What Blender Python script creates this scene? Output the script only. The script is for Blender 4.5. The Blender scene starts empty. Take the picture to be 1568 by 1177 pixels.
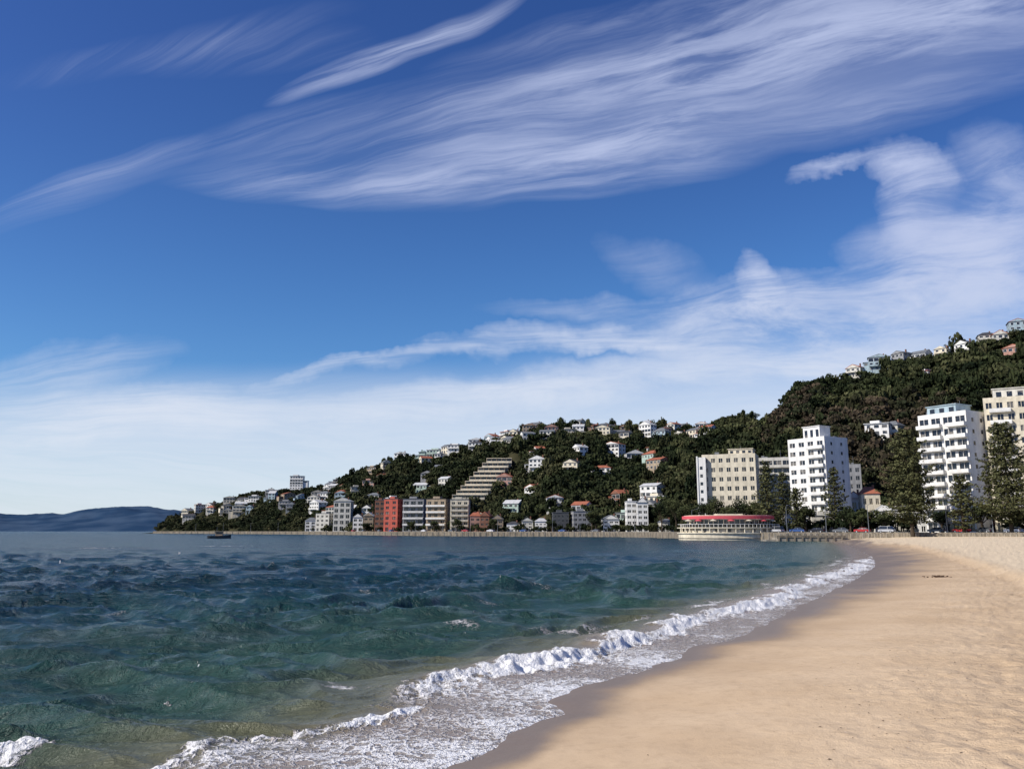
import bpy, math, random
import numpy as np
random.seed(5); rng=np.random.default_rng(7)
scene=bpy.context.scene
F=1263.0; CX=784.0; CY=588.5; PITCH=math.atan(224/F); H=2.8
cP,sP=math.cos(PITCH),math.sin(PITCH)
def ray(u,v):
    r=(u-CX)/F; up=(CY-v)/F; d=cP-up*sP
    return r/d,(sP+up*cP)/d
def at(u,v,y):
    a,b=ray(u,v); return a*y,H+b*y
def gp(u,v,z=0.0):
    a,b=ray(u,v); y=(z-H)/b; return a*y,y
def bear(u): return ray(u,805)[0]

# ---------------------------------------------------------------- noise
def _hash(ix,iy,seed):
    n=(ix.astype(np.int64)*374761393+iy.astype(np.int64)*668265263+seed*974711)&0xffffffff
    n=((n^(n>>13))*1274126177)&0xffffffff
    return ((n^(n>>16))&0xffff)/65535.0
def vnoise(x,y,seed=0):
    x=np.asarray(x,float);y=np.asarray(y,float)
    ix=np.floor(x);iy=np.floor(y);fx=x-ix;fy=y-iy
    fx=fx*fx*(3-2*fx);fy=fy*fy*(3-2*fy)
    a=_hash(ix,iy,seed);b=_hash(ix+1,iy,seed);c=_hash(ix,iy+1,seed);d=_hash(ix+1,iy+1,seed)
    return (a*(1-fx)+b*fx)*(1-fy)+(c*(1-fx)+d*fx)*fy
def fbm(x,y,seed=0,o=4):
    s=0;amp=.5
    for i in range(o):
        s=s+amp*vnoise(x*2**i,y*2**i,seed+i*17);amp*=.5
    return s
def sstep(a,b,x):
    t=np.clip((x-a)/(b-a),0,1);return t*t*(3-2*t)

# ---------------------------------------------------------------- materials
class NT:
    def __init__(s,nt): s.nt=nt
    def n(s,t,**k):
        nd=s.nt.nodes.new(t)
        for a,b in k.items(): setattr(nd,a,b)
        return nd
    def set(s,sock,v):
        if isinstance(v,bpy.types.NodeSocket): s.nt.links.new(v,sock)
        elif v is not None: sock.default_value=v
    def m(s,op,a,b=None,c=None,clamp=False):
        nd=s.n('ShaderNodeMath',operation=op,use_clamp=clamp)
        s.set(nd.inputs[0],a)
        if b is not None: s.set(nd.inputs[1],b)
        if c is not None: s.set(nd.inputs[2],c)
        return nd.outputs[0]
    def vm(s,op,a,b=None,scale=None):
        nd=s.n('ShaderNodeVectorMath',operation=op)
        s.set(nd.inputs[0],a)
        if b is not None: s.set(nd.inputs[1],b)
        if scale is not None: s.set(nd.inputs['Scale'],scale)
        return nd.outputs['Value'] if op in('DOT_PRODUCT','LENGTH','DISTANCE') else nd.outputs[0]
    def mix(s,f,a,b,bt='MIX'):
        nd=s.n('ShaderNodeMix',data_type='RGBA',blend_type=bt)
        s.set(nd.inputs[0],f);s.set(nd.inputs[6],a);s.set(nd.inputs[7],b)
        return nd.outputs[2]
    def mr(s,v,a,b,c=0.,d=1.,smooth=True):
        nd=s.n('ShaderNodeMapRange',interpolation_type='SMOOTHSTEP' if smooth else 'LINEAR')
        s.set(nd.inputs[0],v)
        for i,q in enumerate((a,b,c,d)): s.set(nd.inputs[i+1],q)
        return nd.outputs[0]
    def noise(s,vec,scale,detail=3,rough=.5,dist=0.,color=False):
        nd=s.n('ShaderNodeTexNoise')
        if vec is not None: s.set(nd.inputs['Vector'],vec)
        nd.inputs['Scale'].default_value=scale;nd.inputs['Detail'].default_value=detail
        nd.inputs['Roughness'].default_value=rough;nd.inputs['Distortion'].default_value=dist
        return nd.outputs['Color' if color else 'Fac']
    def mapv(s,vec,sc=(1,1,1),rot=(0,0,0),loc=(0,0,0),vt='POINT'):
        nd=s.n('ShaderNodeMapping',vector_type=vt);s.set(nd.inputs[0],vec)
        nd.inputs['Scale'].default_value=sc;nd.inputs['Rotation'].default_value=rot;nd.inputs['Location'].default_value=loc
        return nd.outputs[0]
    def attr(s,name,out='Fac'):
        nd=s.n('ShaderNodeAttribute',attribute_name=name);return nd.outputs[out]
def mat(name,col=(.5,.5,.5),rough=.7,spec=.3,metal=0):
    m=bpy.data.materials.new(name);m.use_nodes=True
    T=NT(m.node_tree);b=m.node_tree.nodes['Principled BSDF']
    b.inputs['Base Color'].default_value=(*col,1);b.inputs['Roughness'].default_value=rough
    b.inputs['Specular IOR Level'].default_value=spec;b.inputs['Metallic'].default_value=metal
    return m,T,b
def wallmat(name,col,var=.18,rough=.8,scale=.6):
    m,T,b=mat(name,col,rough,.2)
    tc=T.n('ShaderNodeTexCoord').outputs['Object']
    f=T.noise(T.mapv(tc,(1,1,.35)),scale,5,.7)
    dark=tuple(c*(1-var*1.6) for c in col)
    c=T.mix(T.mr(f,.35,.65),(*dark,1),(*col,1))
    T.set(b.inputs['Base Color'],c)
    return m
M={}
M['white']=wallmat('painted_render_white',(.83,.81,.76),.12)
M['offwhite']=wallmat('painted_render_offwhite',(.68,.65,.57))
M['cream']=wallmat('painted_render_cream',(.76,.68,.52))
M['tan']=wallmat('tan_render',(.42,.33,.23))
M['grey']=wallmat('grey_concrete',(.33,.33,.33))
M['dgrey']=wallmat('dark_grey_cladding',(.10,.105,.11))
M['red']=wallmat('red_render',(.56,.13,.09))
M['pink']=wallmat('pink_render',(.48,.28,.22))
M['blue']=wallmat('pale_blue_weatherboard',(.40,.50,.54))
M['green']=wallmat('pale_green_weatherboard',(.44,.55,.47))
M['brick']=wallmat('brown_brick',(.24,.12,.08))
M['r_grey']=wallmat('grey_iron_roof',(.18,.19,.20))
M['r_dark']=wallmat('dark_iron_roof',(.07,.07,.075))
M['r_red']=wallmat('terracotta_roof',(.40,.14,.08))
M['r_light']=wallmat('light_iron_roof',(.58,.58,.57))
M['stone']=wallmat('seawall_stone',(.27,.23,.175),.35,.9,1.2)
M['conc']=wallmat('weathered_concrete',(.36,.32,.26),.3,.9,.8)
m,T,b=mat('window_glass',(.03,.035,.045),.12,.6);
tc=T.n('ShaderNodeTexCoord').outputs['Object']
vn=T.n('ShaderNodeTexVoronoi');T.set(vn.inputs['Vector'],tc);vn.inputs['Scale'].default_value=.45
sp=T.n('ShaderNodeSeparateColor');T.set(sp.inputs[0],vn.outputs['Color'])
T.set(b.inputs['Base Color'],T.mix(T.mr(sp.outputs[0],.6,.95),(.02,.024,.03,1),(.20,.18,.15,1)))
M['glass']=m
m,T,b=mat('asphalt',(.05,.05,.052),.9,.2);M['asphalt']=m
m,T,b=mat('pavement',(.33,.31,.28),.9,.2);M['pave']=m
m,T,b=mat('road_paint',(.75,.75,.72),.7,.2);M['paint']=m
m,T,b=mat('bark',(.07,.05,.035),.95,.1)
tc=T.n('ShaderNodeTexCoord').outputs['Object'];T.set(b.inputs['Base Color'],T.mix(T.noise(T.mapv(tc,(4,4,1)),2,4),(.03,.022,.016,1),(.11,.085,.06,1)));M['bark']=m
m,T,b=mat('foliage',(.04,.06,.02),.8,.10)
at_=T.attr('tint','Color')
T.set(b.inputs['Base Color'],at_);M['foliage']=m
m,T,b=mat('hill_soil',(.04,.045,.02),.95,.1)
tc=T.n('ShaderNodeTexCoord').outputs['Object']
T.set(b.inputs['Base Color'],T.mix(T.mr(T.noise(tc,.05,5),.4,.65),(.012,.015,.007,1),(.055,.050,.024,1)));M['soil']=m
for k,c in dict(c_white=(.75,.75,.75),c_silver=(.45,.46,.48),c_black=(.02,.02,.025),c_red=(.4,.03,.03),c_blue=(.04,.09,.25),c_grey=(.14,.15,.16)).items():
    m,T,b=mat('car_paint_'+k[2:],c,.3,.5);M[k]=m
m,T,b=mat('rubber',(.02,.02,.02),.9,.2);M['rubber']=m
m,T,b=mat('metal_pole',(.25,.26,.27),.5,.5,.6);M['pole']=m
m,T,b=mat('awning_red',(.62,.10,.12),.7,.2);M['awn']=m

# ---------------------------------------------------------------- mesh builder
class MB:
    def __init__(s): s.v=[];s.f=[];s.m=[];s.mats=[]
    def mi(s,k):
        if k not in s.mats: s.mats.append(k)
        return s.mats.index(k)
    def poly(s,pts,k):
        b=len(s.v);s.v+=[tuple(p) for p in pts];s.f.append(tuple(range(b,b+len(pts))));s.m.append(s.mi(k))
    def box(s,x0,x1,y0,y1,z0,z1,k):
        if x1<x0:x0,x1=x1,x0
        if y1<y0:y0,y1=y1,y0
        b=len(s.v);i=s.mi(k)
        s.v+=[(x0,y0,z0),(x1,y0,z0),(x1,y1,z0),(x0,y1,z0),(x0,y0,z1),(x1,y0,z1),(x1,y1,z1),(x0,y1,z1)]
        for f in((0,3,2,1),(4,5,6,7),(0,1,5,4),(1,2,6,5),(2,3,7,6),(3,0,4,7)):
            s.f.append(tuple(b+j for j in f));s.m.append(i)
    def prism(s,poly,y0,y1,k):
        n=len(poly)
        s.poly([(p[0],y0,p[1]) for p in poly],k);s.poly([(p[0],y1,p[1]) for p in poly][::-1],k)
        for i in range(n):
            a=poly[i];c=poly[(i+1)%n];s.poly([(a[0],y0,a[1]),(a[0],y1,a[1]),(c[0],y1,c[1]),(c[0],y0,c[1])],k)
    def cyl(s,p0,p1,r0,r1,k,n=8,caps=True):
        p0=np.array(p0,float);p1=np.array(p1,float);d=p1-p0;L=np.linalg.norm(d);d/=max(L,1e-6)
        u=np.cross(d,[0,0,1.]) if abs(d[2])<.9 else np.cross(d,[1.,0,0]);u/=np.linalg.norm(u);w=np.cross(d,u)
        A=[];B=[]
        for i in range(n):
            t=2*math.pi*i/n;e=u*math.cos(t)+w*math.sin(t);A.append(tuple(p0+e*r0));B.append(tuple(p1+e*r1))
        for i in range(n):
            j=(i+1)%n;s.poly([A[i],A[j],B[j],B[i]],k)
        if caps: s.poly(A[::-1],k);s.poly(B,k)
    def obj(s,name,parent=None,loc=(0,0,0),rot=0,smooth=False):
        me=bpy.data.meshes.new(name);me.from_pydata(s.v,[],s.f)
        for k in s.mats: me.materials.append(M[k])
        me.polygons.foreach_set('material_index',s.m)
        if smooth: me.polygons.foreach_set('use_smooth',[True]*len(s.f))
        me.update()
        o=bpy.data.objects.new(name,me);scene.collection.objects.link(o)
        if parent: o.parent=parent
        o.location=loc;o.rotation_euler=(0,0,rot)
        return o
def empty(name,loc=(0,0,0),rot=0):
    e=bpy.data.objects.new(name,None);scene.collection.objects.link(e);e.location=loc;e.rotation_euler=(0,0,rot);e.empty_display_size=.5
    return e
def npmesh(name,V,Q,mat,smooth=False,colors=None,fattrs=None,parent=None,loc=(0,0,0)):
    me=bpy.data.meshes.new(name);V=np.asarray(V,np.float32);Q=np.asarray(Q,np.int32)
    me.vertices.add(len(V));me.vertices.foreach_set('co',V.ravel())
    k=Q.shape[1];me.loops.add(Q.size);me.loops.foreach_set('vertex_index',Q.ravel())
    me.polygons.add(len(Q));me.polygons.foreach_set('loop_start',np.arange(len(Q),dtype=np.int32)*k)
    try: me.polygons.foreach_set('loop_total',np.full(len(Q),k,np.int32))
    except Exception: pass
    me.polygons.foreach_set('use_smooth',np.full(len(Q),smooth,bool))
    me.update(calc_edges=True)
    if colors is not None:
        a=me.attributes.new('tint','FLOAT_COLOR','POINT');c=np.ones((len(V),4),np.float32);c[:,:3]=colors;a.data.foreach_set('color',c.ravel())
    if fattrs:
        for n,v in fattrs.items():
            a=me.attributes.new(n,'FLOAT','POINT');a.data.foreach_set('value',np.asarray(v,np.float32))
    me.materials.append(mat)
    o=bpy.data.objects.new(name,me);scene.collection.objects.link(o);o.location=loc
    if parent:o.parent=parent
    return o
def gridfaces(nr,nc):
    i=np.arange(nr-1)[:,None]*nc+np.arange(nc-1)[None,:]
    i=i.ravel();return np.stack([i,i+1,i+nc+1,i+nc],1)

# ---------------------------------------------------------------- layout curves
def curve(pts):
    xs=np.array([bear(p[0]) for p in pts]);ys=np.array([p[1] for p in pts],float)
    return lambda t: np.interp(t,xs,ys)
D0=curve([(150,980),(240,930),(400,760),(500,640),(600,520),(700,470),(850,430),(950,400),(1030,335),(1060,292),(1120,266),(1200,248),(1300,238),(1450,218),(1568,198),(1800,168),(2600,105),(4200,60)])
D1=curve([(150,1000),(240,980),(400,930),(500,870),(700,740),(860,690),(1000,680),(1140,650),(1175,600),(1205,540),(1300,520),(1568,480),(1900,440),(4200,300)])
FL=curve([(150,10),(240,10),(500,26),(700,34),(1000,34),(1060,70),(1200,75),(1568,85),(2600,60)])
sky=[(150,820),(238,812),(255,795),(280,782),(330,768),(370,752),(450,745),(500,742),(540,722),(600,703),(660,690),(740,672),(800,655),(860,645),(900,646),(960,652),(1010,647),(1080,655),(1110,640),(1150,632),(1175,645),(1200,630),(1230,592),(1260,582),(1300,576),(1340,562),(1420,545),(1500,524),(1568,506),(1800,460),(2200,430),(4200,420)]
def _hr():
    xs=[];hs=[]
    for u,v in sky:
        t,b=ray(u,v);tb=bear(u);xs.append(tb);hs.append(H+b*float(D1(tb))-(5.0 if u>260 else 2))
    return np.array(xs),np.array(hs)
_hx,_hh=_hr()
ZP=2.3
def terrain(t,y):
    d0=D0(t);d1=D1(t);hr=np.interp(t,_hx,_hh);fl=FL(t)
    s=(y-d0-fl)/np.maximum(d1-d0-fl,10)
    sc=np.clip(s,0,1)
    base=np.minimum(ZP-.05,hr)
    n=fbm(t*14+3,y/60.,3,4)-.47
    prof=sc**.88
    z=base+(hr-base)*prof+n*34*np.sin(np.clip(sc,0,1)*math.pi)*np.clip((hr-base)/60,0,1)
    z=z-np.clip(y-d1,0,None)*.12
    z=np.where(y<d0,-2.5,z)
    return z
def hit(u,v):
    a,b=ray(u,v);ys=np.arange(float(D0(a))+10,float(D1(a))+40,1.0)
    zt=terrain(np.full_like(ys,a),ys);zr=H+b*ys
    k=np.where(zt>=zr)[0]
    if len(k)==0:
        y=float(D1(a));return a*y,y,float(terrain(np.array([a]),np.array([y]))[0])
    y=ys[k[0]];return a*y,y,float(zt[k[0]])

# hillside
ts=np.linspace(bear(150),3.0,560);ks=np.concatenate([[-.04,-.001],np.linspace(0,1.6,170)])
TT,KK=np.meshgrid(ts,ks)
YY=D0(TT)+.6+KK*(D1(TT)-D0(TT)+40)
ZZ=terrain(TT,YY);ZZ[:2]=-2.5
npmesh('hillside',np.stack([TT*YY,YY,ZZ],-1).reshape(-1,3),gridfaces(*TT.shape),M['soil'],True)

# distant hills
m,T,b=mat('distant_hills_hazed_bush',(.035,.06,.12),1,.0)
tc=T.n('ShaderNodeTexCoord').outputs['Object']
T.set(b.inputs['Base Color'],T.mix(T.mr(T.noise(tc,.003,5),.35,.65),(.022,.050,.100,1),(.050,.085,.140,1)))  # aerial haze painted into the bush colour as blue
ts=np.linspace(-1.3,bear(420),260);ks=np.linspace(0,1,40)
TT,KK=np.meshgrid(ts,ks)
pu=[-600,-300,0,60,110,150,190,230,260,320,420];pv=[770,778,788,790,784,779,776,777,782,792,806]
hb=np.interp(TT,[bear(x) for x in pu],[ray(x,y)[1] for x,y in zip(pu,pv)])
YY=7000+KK*2500
ZZ=(hb*9500+4)*np.sin(np.clip(KK*1.08,0,1)*math.pi/2)**.9+(fbm(TT*30,KK*6,9,4)-.47)*130*KK*(1-KK)*2+(fbm(TT*50,KK,19,4)-.47)*60*KK
ZZ[0]=-2
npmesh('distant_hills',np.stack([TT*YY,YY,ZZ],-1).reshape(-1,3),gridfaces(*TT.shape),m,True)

# ---------------------------------------------------------------- shoreline
sh_px=[(690,1177),(745,1158),(800,1128),(838,1108),(878,1092),(862,1074),(880,1056),(925,1044),(985,1030),(1050,1008),(1062,992),(1125,980),(1180,955),(1225,930),(1270,908),(1318,885),(1343,866),(1338,852),(1315,840),(1296,832)]
shore=[(-16,-14),(-8,-2),(-3.6,6.5)]+[gp(u,v) for u,v in sh_px]+[(100,262),(118,330)]
brk_px=[(560,1075),(620,1062),(700,1038),(770,1018),(850,1002),(930,985),(1000,968),(1080,945),(1160,925),(1200,905),(1250,885),(1300,868),(1322,856)]
brk=[gp(u,v,.05) for u,v in brk_px]
fl2=[gp(u,v,.03) for u,v in [(60,1215),(200,1172),(270,1152),(340,1132),(420,1117),(500,1106),(570,1098),(650,1080)]]
fl3=[gp(u,v,.05) for u,v in [(-120,1165),(-40,1150),(30,1135),(60,1120)]]
fl4=[gp(u,v,.03) for u,v in [(560,1150),(700,1120),(760,1085),(830,1060),(900,1035),(980,1012),(1060,985),(1130,962),(1210,925),(1280,893)]]
fl5=[gp(u,v,.05) for u,v in [(900,958),(985,948),(1060,932),(1140,905),(1200,888),(1260,872),(1300,852)]]
def sdist(X,Y,line):
    best=np.full(X.shape,1e9);sg=np.ones(X.shape);al=np.zeros(X.shape);acc=0
    for (x0,y0),(x1,y1) in zip(line[:-1],line[1:]):
        dx,dy=x1-x0,y1-y0;L2=dx*dx+dy*dy
        h=np.clip(((X-x0)*dx+(Y-y0)*dy)/L2,0,1)
        ex=X-x0-h*dx;ey=Y-y0-h*dy;d=ex*ex+ey*ey
        k=d<best-1e-9;best=np.where(k,d,best)
        cr=dx*ey-dy*ex
        sg=np.where(k,np.where(cr>0,-1,1),sg)
        al=np.where(k,acc+h*math.sqrt(L2),al);acc+=math.sqrt(L2)
    return np.sqrt(best)*sg,al,acc
berm=[(10,10),(17,26)]+[gp(u,v,1.15) for u,v in [(1568,870),(1500,852),(1440,838),(1392,829)]]+[(75,200)]
def shore_s(X,Y):
    s,_,_=sdist(X,Y,shore)
    return s+(vnoise(X*1.3,Y*1.3,4)-.5)*.26+(vnoise(X*4,Y*4,6)-.5)*.08
def beachz(X,Y,s):
    z=np.where(s>0,1.3*(1-np.exp(-np.clip(s,0,None)*.085/1.3)),np.maximum(s*.085,-3))
    bd,_,_=sdist(X,Y,berm)
    z=z+.26*sstep(-.5,.6,bd)*(s>0)
    z=z+(fbm(X*.25,Y*.25,31,3)-.44)*.16*sstep(1,8,s)+(fbm(X*1.6,Y*1.6,33,3)-.44)*.06*sstep(2,8,s)
    z=z+(vnoise(X*3.2,Y*3.2,35)-.5)*.075*sstep(3.2,7,s)+(vnoise(X*6.5,Y*6.5,36)-.5)*.045*sstep(3,7,s)
    return z
def rows(vmax,vmin,step,far):
    vv=np.arange(vmax,vmin,-step);y=H*825./vv
    e=[y[-1]]
    while e[-1]<far: e.append(e[-1]*1.06)
    return np.concatenate([y,e[1:]])
# beach
yr=rows(560,14,.9,300);yr=yr[yr<262]
tcx=np.concatenate([np.linspace(-.9,-.2,120)[:-1],np.linspace(-.2,.66,640)[:-1],np.linspace(.66,3,160)])
TT,YY=np.meshgrid(tcx,yr)
YY=np.minimum(YY,D0(TT)+.4);XX=TT*YY
S=shore_s(XX,YY);ZZ=beachz(XX,YY,S)
bd,_,_=sdist(XX,YY,berm)
wet=1-sstep(.05,.6+.10*np.clip(YY-9,0,70),S+(vnoise(XX*.7,YY*.35,44)-.5)*(.3+.03*YY))
damp=1-sstep(.4,1.6+.15*np.clip(YY-8,0,70),S+(vnoise(XX*.5,YY*.3,45)-.5)*1.2)
m,T,b=mat('beach_sand',(.56,.40,.25),.95,.12)
tc=T.n('ShaderNodeTexCoord').outputs['Object']
s_=T.attr('shore');bb=T.attr('berm');wt=T.attr('wet');dp=T.attr('damp')
n1=T.noise(tc,.35,4,.6);n2=T.noise(tc,5,4,.65);n3=T.noise(tc,42,2,.7)
dry=T.mix(T.mr(n1,.3,.7),(.56,.405,.25,1),(.66,.495,.32,1))
dry=T.mix(T.m('MULTIPLY',T.mr(n2,.45,.75),.38),dry,(.41,.29,.18,1))
dry=T.mix(T.m('MULTIPLY',T.mr(n3,.5,.8),.30),dry,(.36,.24,.15,1))
dry=T.mix(T.m('MULTIPLY',T.mr(bb,-.5,1.5),.7),dry,(.76,.63,.44,1))
vo=T.n('ShaderNodeTexVoronoi');T.set(vo.inputs['Vector'],tc);vo.inputs['Scale'].default_value=6
spk=T.m('MULTIPLY',T.mr(vo.outputs['Distance'],.20,.06),T.mr(T.noise(tc,.55,3),.48,.60))
spk=T.m('MULTIPLY',spk,T.mr(s_,3.5,7))
dry=T.mix(T.m('MULTIPLY',spk,.6),dry,(.34,.16,.09,1))
c=T.mix(T.m('MULTIPLY',dp,.42),dry,(.42,.30,.19,1))
c=T.mix(T.m('MULTIPLY',wt,.95),c,(.20,.145,.10,1))
T.set(b.inputs['Base Color'],c)
T.set(b.inputs['Roughness'],T.mr(wt,0,1,.95,.38));T.set(b.inputs['Specular IOR Level'],T.mr(wt,0,1,.1,.32))
bp=T.n('ShaderNodeBump');bp.inputs['Distance'].default_value=.04
dryk=T.mr(s_,1.5,7)
hgt=T.m('MULTIPLY',T.m('ADD',T.m('MULTIPLY',n2,1.5),T.m('MULTIPLY',n3,.4)),T.m('ADD',T.m('MULTIPLY',dryk,1.0),.10))
T.set(bp.inputs['Height'],hgt);bp.inputs['Strength'].default_value=1.0
T.set(b.inputs['Normal'],bp.outputs[0])
npmesh('sand_beach',np.stack([XX,YY,ZZ],-1).reshape(-1,3),gridfaces(*TT.shape),m,True,fattrs=dict(shore=S.ravel(),berm=bd.ravel(),wet=wet.ravel(),damp=damp.ravel()))

# ---------------------------------------------------------------- sea
yr=rows(420,6,.5,40000)
tcx=np.concatenate([np.linspace(-3,-.75,70)[:-1],np.linspace(-.75,.5,1050)[:-1],np.linspace(.5,1.0,80)])
TT,YY=np.meshgrid(tcx,yr);XX=TT*YY
S=shore_s(XX,YY)
S=np.where(YY>300,-200,S)
bz=beachz(XX,YY,S)
dyl=np.gradient(yr)[:,None]*np.ones_like(TT)
W=np.zeros_like(XX)
wv=[(13,.09,-70),(8.3,.11,-84),(5.6,.11,-60),(4.1,.11,-96),(3.0,.10,-70),(2.2,.085,-48),(1.6,.064,-102),(1.15,.046,-64),(.8,.032,-82),(.55,.020,-50),(.38,.012,-75)]
wpx=(vnoise(XX*.12,YY*.12,50)-.5)*7;wpy=(vnoise(XX*.12+9,YY*.12,51)-.5)*7
wqx=(vnoise(XX*.6,YY*.6,52)-.5)*1.3;wqy=(vnoise(XX*.6+9,YY*.6,53)-.5)*1.3
for i,(L,A,ang) in enumerate(wv):
    a=math.radians(ang);k=2*math.pi/L
    ph=((XX+wpx+wqx)*math.cos(a)+(YY+wpy+wqy)*math.sin(a))*k+i*1.7
    grp=.15+1.7*vnoise(XX/(L*1.5)+i*7,YY/(L*1.1)+i*3,60+i)**1.3
    w=1-np.abs(np.sin(ph*.5));w=(w**1.3)*2-.8
    att=np.clip(L/(2.0*dyl)-.35,0,1)
    W+=A*w*grp*att
att=sstep(.8,8,-S)*.92+.08
Wz=W*att
bd,al,tot=sdist(XX,YY,brk)
bd=bd+(vnoise(al*.45,al*0,74)-.5)*1.0+(vnoise(XX*1.6,YY*1.6,75)-.5)*.55+(vnoise(XX*4.5,YY*4.5,76)-.5)*.22
nb=fbm(al*.55,al*0+2.2,71,4)
env=sstep(0,2.5,al)*np.clip(.30+(nb-.22)*1.9,.40,1.15)
wid=.28+.015*YY
prof=np.where(bd>0,np.exp(-(bd/(wid*.5))**2),np.exp(-(bd/(wid*1.8))**2))
hb=(.21*np.clip(1.25-YY/140,.4,1))*env*prof
Wz=Wz*(1-.6*prof)+hb
ragged=(vnoise(XX*1.7,YY*1.7,81)-.5)*.9+(vnoise(XX*5,YY*5,82)-.5)*.8
fb=np.exp(-((bd-wid*.4)/(wid*1.0*(1+ragged*.95)))**2)*np.clip(.52+env*.6,0,1.1)
fb=np.where((al<=0.01)|(al>=tot-.01),fb*.3,fb)
def line(ln,w,wy,amp,seed,rag=.35,cont=.15):
    d,a_,t_=sdist(XX,YY,ln)
    d=d+(vnoise(XX*1.1,YY*1.1,seed)-.5)*rag*2+(vnoise(XX*4,YY*4,seed+1)-.5)*rag*.7
    e=np.clip((fbm(a_*.8,a_*0+seed,seed+3,3)-.2)*2.2,cont,1.1)
    f=np.exp(-(d/(w+wy*YY))**2)*amp*e
    return np.where((a_<=.01)|(a_>=t_-.01),f*.15,f),d
f2,d2=line(fl2,.27,0,1.1,101,.26,.7);f3,_=line(fl3,.36,0,1.0,111,.34);f4,_=line(fl4,.22,.012,.85,121,.4,.5);f5,_=line(fl5,.18,.010,.85,131,.5,.35)
inw=sstep(.06,-.1,S)
landward=np.maximum(sstep(-.1,.4,bd)*(al>.02),sstep(-.05,.3,d2)*(S>-4.5))
patch=.30+.56*fbm(XX*.7,YY*.7,140,3)+.16*(vnoise(XX*.25,YY*.25,144)-.5)
lac=inw*landward*(S>-8)*np.clip(patch,0,.76)*1.12
drift=sstep(-3.5-.03*YY,-.2,bd)*(bd<=.3)*(al>.02)*np.clip(fbm(XX*.9,YY*.9,170,3)-.28,0,1)*1.2*(S<-.2)
edgef=np.exp(-((S+.10)/.11)**2)*(.66+.35*vnoise(XX*1.5,YY*1.5,150))
foam=np.maximum.reduce([fb,f2,f3,f4,f5,lac,edgef,drift])
cap=np.zeros_like(XX)
caps=[(525,1046,.35,.8),(997,928,.6,.85),(330,835,3.5,.8),(140,838,3.5,.8)]
rc=random.Random(11)
for i in range(26):
    v=rc.uniform(842,960);caps.append((rc.uniform(10,1050-(v-842)*1.5),v,rc.uniform(.35,.7)*(1+(930-v)/110. if v<930 else 1),rc.uniform(.45,.72)))
for (u,v,w,am) in caps:
    x0,y0=gp(u,v,.05);cap=np.maximum(cap,am*np.exp(-(((XX-x0)/(w*1.5))**2+((YY-y0+.25*(XX-x0))/(w*.7))**2)*(1+1.6*ragged)))
foam=np.maximum(foam,cap)*(YY<400)
Wz=Wz+np.clip(np.maximum(fb,np.maximum(f2,f3))-.2,0,1)*((vnoise(XX*5.5,YY*5.5,160)-.4)*.14+(vnoise(XX*12,YY*12,161)-.4)*.08)
Z=np.maximum(Wz,bz+.02)
edge=sstep(0.05,-.35,S)
Z=np.where(S>0.06,bz-.2,Z*edge+(bz-.02)*(1-edge))
Z=np.where(YY>250,np.where(YY>D0(TT),-.4,Z),Z)
m,T,b=mat('sea_water',(.01,.06,.065),.12,.5)
b.inputs['IOR'].default_value=1.33
tc=T.n('ShaderNodeTexCoord').outputs['Object']
s_=T.attr('shore');fo=T.attr('foam');cr=T.attr('crest')
big=T.noise(T.mapv(tc,(.05,.12,1)),1.0,2)
sw=T.m('ADD',s_,T.m('MULTIPLY',T.m('SUBTRACT',big,.5),10))
deep=T.mix(T.mr(T.noise(T.mapv(tc,(.02,.05,1)),1.0,3),.35,.65),(.005,.030,.044,1),(.011,.052,.058,1))
c=T.mix(T.mr(sw,-24,-6),deep,(.028,.070,.055,1))
c=T.mix(T.mr(s_,-6.6,-3.2),c,(.125,.125,.070,1))
c=T.mix(T.mr(s_,-3.6,-1.6),c,(.30,.235,.18,1))
c=T.mix(T.m('MULTIPLY',T.mr(cr,.15,.7),T.mr(s_,-3,-6,0,.45)),c,(.024,.085,.072,1))  # light passing through wave crests, painted as a greener base colour
nf=T.noise(tc,3.2,5,.75,.6);nf2=T.noise(tc,14,3,.75)
vo=T.n('ShaderNodeTexVoronoi',feature='DISTANCE_TO_EDGE');T.set(vo.inputs['Vector'],T.vm('ADD',tc,T.vm('SCALE',T.noise(tc,3.5,4,.65,color=True),scale=.7)));vo.inputs['Scale'].default_value=4.4
lace=T.mr(vo.outputs['Distance'],.24,.0)
pat=T.m('ADD',T.m('MULTIPLY',nf,.58),T.m('ADD',T.m('MULTIPLY',nf2,.22),T.m('MULTIPLY',lace,.20)))
thr=T.m('SUBTRACT',.86,T.m('MULTIPLY',fo,.62))
fm=T.mr(pat,T.m('SUBTRACT',thr,.08),T.m('ADD',thr,.15))
fm=T.m('MULTIPLY',fm,T.mr(fo,.03,.2))
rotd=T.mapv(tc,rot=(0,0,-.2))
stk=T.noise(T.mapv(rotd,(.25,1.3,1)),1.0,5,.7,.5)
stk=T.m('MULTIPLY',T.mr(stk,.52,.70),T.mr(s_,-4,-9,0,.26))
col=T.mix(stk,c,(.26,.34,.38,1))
col=T.mix(fm,col,T.mix(T.mr(fo,.45,.85),(.72,.66,.62,1),(.92,.91,.89,1)))
T.set(b.inputs['Base Color'],col)
T.set(b.inputs['Roughness'],T.mr(fm,0,1,.25,.85));
T.set(b.inputs['Specular IOR Level'],T.mr(fm,0,1,.38,.1))
bp=T.n('ShaderNodeBump');bp.inputs['Strength'].default_value=1.0;bp.inputs['Distance'].default_value=.10
r1=T.noise(T.mapv(rotd,(1.1,2.0,1)),1.4,6,.70,.4);r2=T.noise(T.mapv(rotd,(.12,.36,1)),1.0,6,.70,.3)
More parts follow.
